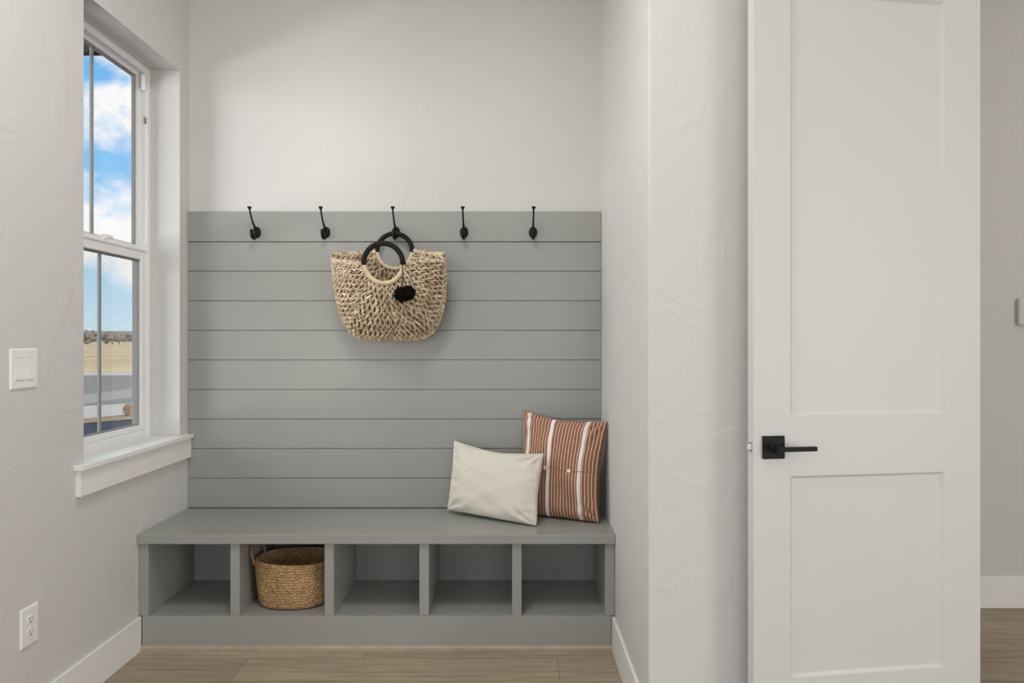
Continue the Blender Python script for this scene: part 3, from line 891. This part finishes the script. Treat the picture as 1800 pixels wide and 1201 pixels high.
for sd in (1, 2, 3):
    t = thing('bare_tree', 'bare brown tree in the far thicket at the edge of the field', 'tree', (0, 0, 0), 'bare trees on the horizon')
    crown_mesh(sd).build('crown', M['twig'], t)
    m = MB(); m.tube([(0, 0, -.2), (.05, .02, 1.0), (0, .05, 2.2)], [.16, .12, .07], 7); m.build('trunk', M['bark'], t)
    protos.append(t)
rnd = random.Random(4); first = {0: 1, 1: 1, 2: 1}
for i in range(52):
    k = i % 3
    if first[k]: t = protos[k]; first[k] = 0
    else:
        t = protos[k].copy(); C.objects.link(t)
        for ch in list(protos[k].children):
            c = ch.copy(); C.objects.link(c); c.parent = t
    t.location = (-218+7.3*(i//2)+3.6*(i % 2)+rnd.uniform(-.3, .3), (236, 262)[i % 2]+rnd.uniform(-3, 3), GZ)
    t.rotation_euler = (0, 0, rnd.uniform(0, 6.28)); s = rnd.uniform(.98, 1.16); t.scale = (s, s, s*rnd.uniform(.9, 1.1))
# dry shrub by the sidewalk
SX, SY_ = -7.62, 13.58
sh = thing('dry_shrub', 'small dry brown shrub in the mulch outside the window', 'shrub', (SX, SY_, GZ+.04))
m = MB(); rnd = random.Random(9)
for i in range(300):
    d = Vector((rnd.gauss(0, 1), rnd.gauss(0, 1), rnd.gauss(.5, .9))).normalized()
    e = Vector((SX, SY_, GZ+.155)) + Vector((d.x*.085, d.y*.085, d.z*.11))*rnd.uniform(.6, 1.3)
    b0 = Vector((SX, SY_, GZ+.05)).lerp(e, .25)
    m.tube([b0, (b0+e)/2+Vector((rnd.uniform(-.01, .01), 0, .01)), e], [.004, .004, .003], 4)
    c = b0.lerp(e, rnd.uniform(.6, 1))
    m.blob(c, (Vector((1,0,0)), Vector((0,1,0)), Vector((0,0,1))), (.011, .011, .014), 5, 4)
m.build('twigs', M['drybush'], sh, fix=False)
m = MB()
for k in range(5): m.tube([(SX, SY_, GZ+.02), (SX+.02*math.cos(k*1.3), SY_+.02*math.sin(k*1.3), GZ+.1)], [.006, .004], 5)
m.build('stem', M['bark'], sh)
# porch roof over the window's left
m = MB(); m.box(-4.2, XO, .2, 4.2, 2.998, 3.12); m.box(-4.2, XO, 4.14, 4.2, 2.998, 3.2)
for y in (1.2, 2.0, 2.8, 3.6): m.box(-4.2, XO, y, y+.03, 2.985, 2.998)
struct('roof_eave', m, M['soffit'], 'dark soffit of the roof overhang outside the window', 'roof eave')

# ------------------------------------------------------------------ sky
wd = bpy.data.worlds.new('sky'); bpy.context.scene.world = wd; wd.use_nodes = True
nt = wd.node_tree
for n_ in list(nt.nodes): nt.nodes.remove(n_)
out = nt.nodes.new('ShaderNodeOutputWorld'); bg = N(nt, 'ShaderNodeBackground')
tc = N(nt, 'ShaderNodeTexCoord')
sp = N(nt, 'ShaderNodeSeparateXYZ'); nt.links.new(tc.outputs['Generated'], sp.inputs[0])
gr = N(nt, 'ShaderNodeValToRGB'); el = gr.color_ramp.elements
el[0].position = 0.0; el[0].color = (.66, .84, .95, 1)
el[1].position = .5; el[1].color = (.13, .44, .86, 1)
e = el.new(.12); e.color = (.34, .66, .93, 1)
e = el.new(.28); e.color = (.165, .51, .92, 1)
nt.links.new(sp.outputs['Z'], gr.inputs[0])
mp = N(nt, 'ShaderNodeMapping'); mp.inputs['Scale'].default_value = (1.0, 1.0, 1.7); mp.inputs['Location'].default_value = (1.7, .1, .3)
nt.links.new(tc.outputs['Generated'], mp.inputs[0])
cn = N(nt, 'ShaderNodeTexNoise', Scale=5.0, Detail=9.0, Roughness=.56, Distortion=.25)
nt.links.new(mp.outputs[0], cn.inputs['Vector'])
cr = N(nt, 'ShaderNodeValToRGB'); cr.color_ramp.elements[0].position = .46; cr.color_ramp.elements[1].position = .56
nt.links.new(cn.outputs['Fac'], cr.inputs[0])
mx = N(nt, 'ShaderNodeMix', data_type='RGBA')
nt.links.new(cr.outputs[0], mx.inputs[0]); nt.links.new(gr.outputs[0], mx.inputs[6]); mx.inputs[7].default_value = (1.0, 1.0, 1.0, 1)
nt.links.new(mx.outputs[2], bg.inputs['Color']); bg.inputs['Strength'].default_value = 1.05
nt.links.new(bg.outputs[0], out.inputs[0])

# ------------------------------------------------------------------ lights
def area(name, loc, target, sx, sy, power, col=(1, 1, 1), spread=PI):
    l = bpy.data.lights.new(name, 'AREA'); l.shape = 'RECTANGLE'; l.size = sx; l.size_y = sy; l.energy = power; l.color = col; l.spread = spread
    o = bpy.data.objects.new(name, l); C.objects.link(o); o.location = loc
    o.rotation_euler = (Vector(target)-Vector(loc)).to_track_quat('-Z', 'Y').to_euler()
    return o
sun = bpy.data.lights.new('sun', 'SUN'); sun.energy = 3.9; sun.angle = math.radians(2); sun.color = (1, .92, .80)
so = bpy.data.objects.new('sun', sun); C.objects.link(so); so.rotation_euler = (Vector((-.75, .3, -.62))).to_track_quat('-Z', 'Y').to_euler()
area('rear_fill', (1.0, YR-.05, 1.4), (1.0, 0, 1.2), 4.2, 2.3, 46, (1, .995, .985))  # added fill at the rear opening, stands in for daylight
area('side_window_daylight', (XO-.03, -1.1, 1.6), (3, -1.1, 1.6), 1.7, 2.3, 30, (1, .995, .985))
area('east_fill', (XE-.05, -2.2, 1.2), (0, -2.2, 1.2), 2.2, 3.2, 108, (1, .995, .985))  # added fill in front of the solid east wall, no window there
area('entry_lamp', (-.5, 1.45, CEIL-.02), (-.5, 1.45, 0), .6, .6, 24, (1, .985, .965))
area('room_fill', (.6, -1.2, CEIL-.02), (.6, -1.2, 0), .8, .8, 5, (1, .985, .965))  # added overhead fill to even out the ambient light
area('outside_sky_fill', (-6.4, 2.4, 2.6), (-1.6, 2.75, 1.6), 7.0, 2.6, 530, (1, .998, .99))  # unseen panel outside, added to send sky brightness through the window
area('outside_ground_fill', (-6.9, .4, .25), (-1.6, 2.7, 1.6), 4.0, 1.1, 215, (1, .99, .97))  # added low panel standing in for bounce off sunlit ground
area('hall_fill', (3.2, 2.0, CEIL-.02), (3.2, 2.0, 0), .8, .8, 6, (1, .985, .965))  # made-up overhead fill that brightens the hall

# ------------------------------------------------------------------ camera
cam = bpy.data.cameras.new('camera'); co = bpy.data.objects.new('camera', cam); C.objects.link(co)
co.location = (0, 0, 1.248); co.rotation_euler = (PI/2, 0, 0)
cam.sensor_width = 36; cam.lens = 36*1200/1800
cam.shift_x = (900-899)/1800; cam.shift_y = (598-600.5)/1800
cam.clip_start = .05; cam.clip_end = 3000
sc = bpy.context.scene; sc.camera = co
sc.view_settings.view_transform = 'Standard'; sc.view_settings.look = 'None'; sc.view_settings.gamma = 1; sc.view_settings.use_curve_mapping = False
sc.view_settings.exposure = 0.08
sc.cycles.max_bounces = 10; sc.cycles.diffuse_bounces = 6; sc.cycles.transparent_max_bounces = 16
for o in bpy.data.objects:
    if '_o' in o: del o['_o']
